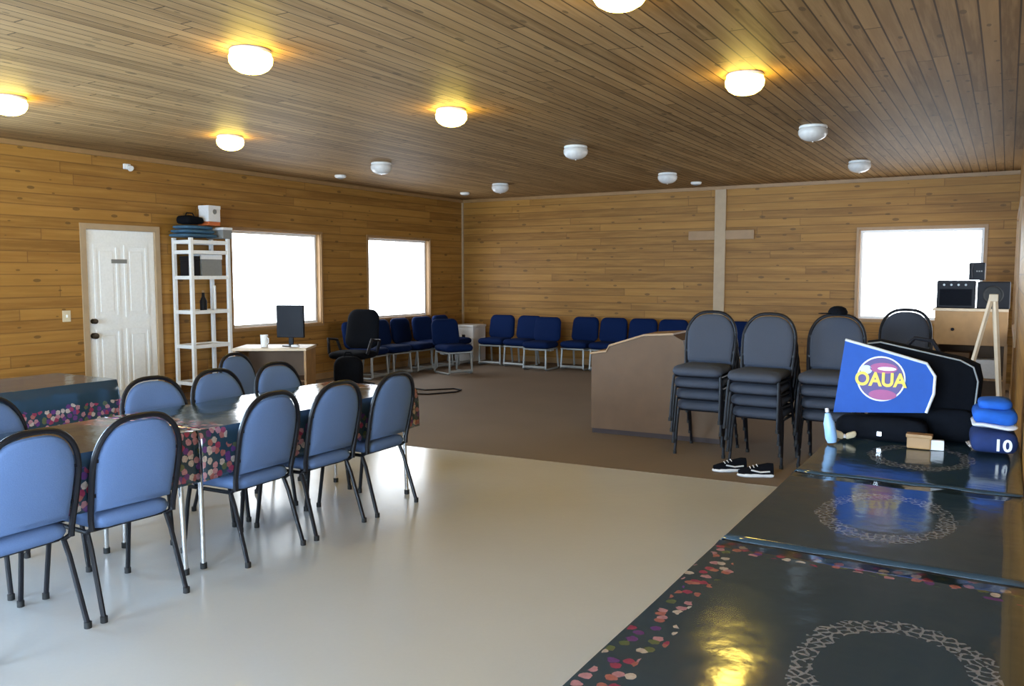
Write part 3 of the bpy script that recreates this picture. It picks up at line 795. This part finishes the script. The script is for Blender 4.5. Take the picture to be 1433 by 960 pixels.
t = thing('speaker', 'black speaker box beside the amplifier against the pine wall', 'speaker', (-.13, 10.5, 1.164))
link('case', B(-.15, .16, -.16, .16, 0, .29, bev=.012), 'black', t); link('cone', L([(.10, 0), (.09, .006), (.03, -.02), (0, -.015)], 24), 'rubber', t, True).matrix_basis = Matrix.Translation((0, -.165, .15)) @ Matrix.Rotation(PI/2, 4, 'X')
t = thing('telephone', 'small upright black telephone on the amplifier top in the right corner', 'telephone', (-.30, 10.5, 1.47))
link('body', B(-.07, .085, -.05, .05, 0, .19, bev=.012), 'black', t); link('handset', T([(-.045, -.06, .03), (-.05, -.075, .10), (-.045, -.06, .18)], [.022, .014, .022], 10), 'black', t, True)
for i in range(3): link('button', B(.0+.022*i, .014+.022*i, -.054, -.049, .09, .104), 'grey', t)

t = thing('easel', 'pale wooden A-frame easel behind the black bag near the right wall', 'easel', (-.085, 7.2, .003))
link('leg', T([(-.012, 0, 1.37), (-.30, -.05, .0)], .019, 6), 'pale_wood', t); link('leg', T([(.010, 0, 1.37), (.115, -.05, .0)], .019, 6), 'pale_wood', t)
link('rear_leg', T([(0, .03, 1.33), (.10, .45, .0)], .014, 6), 'pale_wood', t)
link('crossbar', B(-.20, .075, -.06, -.03, .42, .45), 'pale_wood', t); link('top_block', B(-.03, .03, -.02, .05, 1.33, 1.385, bev=.005), 'pale_wood', t)

# ------------------------------------------------------------------ things on the far right table
TZ = .7515
# black bag with silver piping
t = thing('black_bag', 'large black soft bag with pale piping standing behind the blue box', 'bag', (-.33, 4.50, TZ), R(-3))
ol = [(-.27, .40), (-.24, .02), (-.15, .0), (.18, .0), (.235, .06), (.25, .30), (.235, .365), (.17, .395), (-.20, .465), (-.26, .455)]
bm = bmesh.new(); pad(bm, ol, lambda x, z, h: Vector((x, h, z)), .15); link('body', bm, 'black_soft', t, True)
link('piping', T([(-.25, -.075, .445), (-.19, -.08, .455), (.16, -.08, .385), (.215, -.08, .355), (.235, -.075, .29), (.22, -.07, .08)], .004, 8), 'grey_metal', t, True)
bm = bmesh.new(); pad(bm, rrect(.21, .15, .06), lambda x, y, h: Vector((x+.135, -.09-h*.8, y+.08)), .08); link('front_pocket', bm, 'black_soft', t, True)
link('handle', T([(-.08, 0, .44), (-.05, 0, .475), (.03, 0, .465), (.06, 0, .415)], .010, 8), 'black', t, True)
# blue snack box, tilted, with round badge
t = thing('blue_box', 'bright blue box with a round badge and yellow letters, leaning tilted', 'box', (-.70, 4.28, .870), 0)
t.rotation_euler = (R(-4), 0, 0)
a_, h_ = .43, .285
bm = bmesh.new(); pol = [(0, 0), (.40, .03), (.428, .12), (.43, .20), (.395, .255), (.04, .35)]
prism(bm, pol, -.04, .03); link('body', bm, 'blue', t)
link('rim', T([(.04, -.038, .352), (.2, -.038, .31), (.395, -.038, .257), (.432, -.038, .20), (.43, -.038, .12), (.402, -.038, .03)], .007, 8), 'silver', t, True)
def disc(nm, m, r, y, cx=.205, cz=.175, sx=1, sz=1):
    bm = L([(0, 0), (r, 0), (r, .0015), (0, .0015)], 40)
    bmesh.ops.transform(bm, matrix=Matrix.Translation((cx, y, cz)) @ Matrix.Diagonal((sx, 1, sz, 1)) @ Matrix.Rotation(PI/2, 4, 'X'), verts=bm.verts[:])
    return link(nm, bm, m, t)
bd_ = disc('badge', 'white_card', .106, -.0402)
def sub(o):
    o.parent = bd_; return o
sub(disc('badge_field', 'purple', .099, -.042)); sub(disc('badge_swirl', 'magenta', .06, -.0438, .215, .225, 1, .42)); sub(disc('badge_swirl', 'magenta', .06, -.0438, .215, .10, 1, .4))
sub(disc('badge_spot', 'paleblue', .026, -.0438, .14, .215, 1, .8)); sub(disc('badge_stripe', 'white_card', .04, -.0455, .23, .223, 1, .22))
def text(s_, size, m, parent, mtx, nm='lettering', off=.0):
    c_ = bpy.data.curves.new('txt', 'FONT'); c_.body = s_; c_.size = size; c_.extrude = .0012; c_.align_x = 'CENTER'; c_.offset = off
    to = bpy.data.objects.new('txt', c_); COL.objects.link(to); bpy.context.view_layer.update()
    me = bpy.data.meshes.new_from_object(to.evaluated_get(bpy.context.evaluated_depsgraph_get())); bpy.data.objects.remove(to)
    me.materials.clear(); me.materials.append(M[m]); me.transform(mtx)
    o = bpy.data.objects.new(nm, me); COL.objects.link(o); o.parent = parent; return o
text('OAUA', .088, 'yellow', bd_, Matrix.Translation((.203, -.0465, .142)) @ Matrix.Rotation(PI/2, 4, 'X') @ Matrix.Diagonal((.88, 1, 1, 1)), off=.003)
# dark case and trinkets under the blue box
t = thing('soft_case', 'low dark case lying under the blue box on the right table', 'case', (-.49, 4.29, TZ), 0)
bm = bmesh.new(); pad(bm, rrect(.40, .13, .03), lambda x, y, h: Vector((x, y, .058+h)), .114); link('body', bm, 'black_soft', t, True)
link('zip_pull', B(-.01, .01, -.075, -.066, .03, .05), 'chrome', t)
carton('small beige packet with white label below the blue box', (-.315, 4.165, TZ), (.10, .05, .062), 'tan', 0, 'tan')
t = thing('paper_tag', 'small white paper tag right of the beige packet', 'tag', (-.245, 4.16, TZ), R(8))
link('card', B(-.03, .03, -.012, .012, 0, .045, bev=.003), 'white_card', t); link('string', T([(.03, 0, .03), (.045, 0, .015), (.05, .0, .004)], .002, 6), 'black', t)
t = thing('ornament', 'tiny cream bow ornament at the left end under the blue box', 'ornament', (-.635, 4.17, TZ), R(20))
bm = bmesh.new(); pad(bm, [(x-.028, y) for x, y in rrect(.05, .035, .015)], lambda x, y, h: Vector((x, h, y+.022-x*.3)), .022); pad(bm, [(x+.028, y) for x, y in rrect(.05, .03, .014)], lambda x, y, h: Vector((x, h, y+.02+x*.3)), .02); link('bow', bm, 'cream', t, True)
link('knot', L([(0, .012), (.01, .016), (.01, .028), (0, .034)], 12), 'white_card', t, True)
t = thing('blue_flask', 'slim pale blue flask standing at the left corner of the far table', 'flask', (-.67, 4.06, TZ))
t.rotation_euler = (0, R(-10), 0)
link('body', L([(0, .008), (.02, .008), (.027, .03), (.025, .10), (.012, .145), (0, .15)], 18), 'paleblue', t, True); link('cap', L([(0, .1505), (.009, .1505), (.008, .168), (0, .17)], 12), 'white_card', t, True)
# blue garments
t = thing('folded_shirt', 'bright blue folded shirt with white band, top of the pile by the right wall', 'shirt', (-.028, 4.27, TZ+.12), R(4))
def fold(z, th, m, nm, wx=.17, wy=.24, ph=0):
    bm = bmesh.new(); pad(bm, rrect(wx, wy, .04), lambda x, y, h: Vector((x, y, z+h+.008*math.sin(x*30+ph)*math.cos(y*22))), th); return link(nm, bm, m, t, True)
fold(.045, .07, 'blue_cloth', 'folded_body'); fold(.005, .022, 'white_card', 'white_band', .175, .242)
fold(.095, .045, 'blue_cloth', 'sleeve', .13, .18, 1)
t = thing('folded_jacket', 'navy folded jacket with white printing beneath the bright blue shirt', 'jacket', (-.028, 4.25, TZ), R(4))
bm = bmesh.new(); pad(bm, rrect(.18, .26, .04), lambda x, y, h: Vector((x, y, .057+h)), .10); link('folded_body', bm, 'navy_cloth', t, True)
text('10', .07, 'white_card', t, Matrix.Translation((.03, -.135, .03)) @ Matrix.Rotation(PI/2, 4, 'X'), 'printed_number', .002)
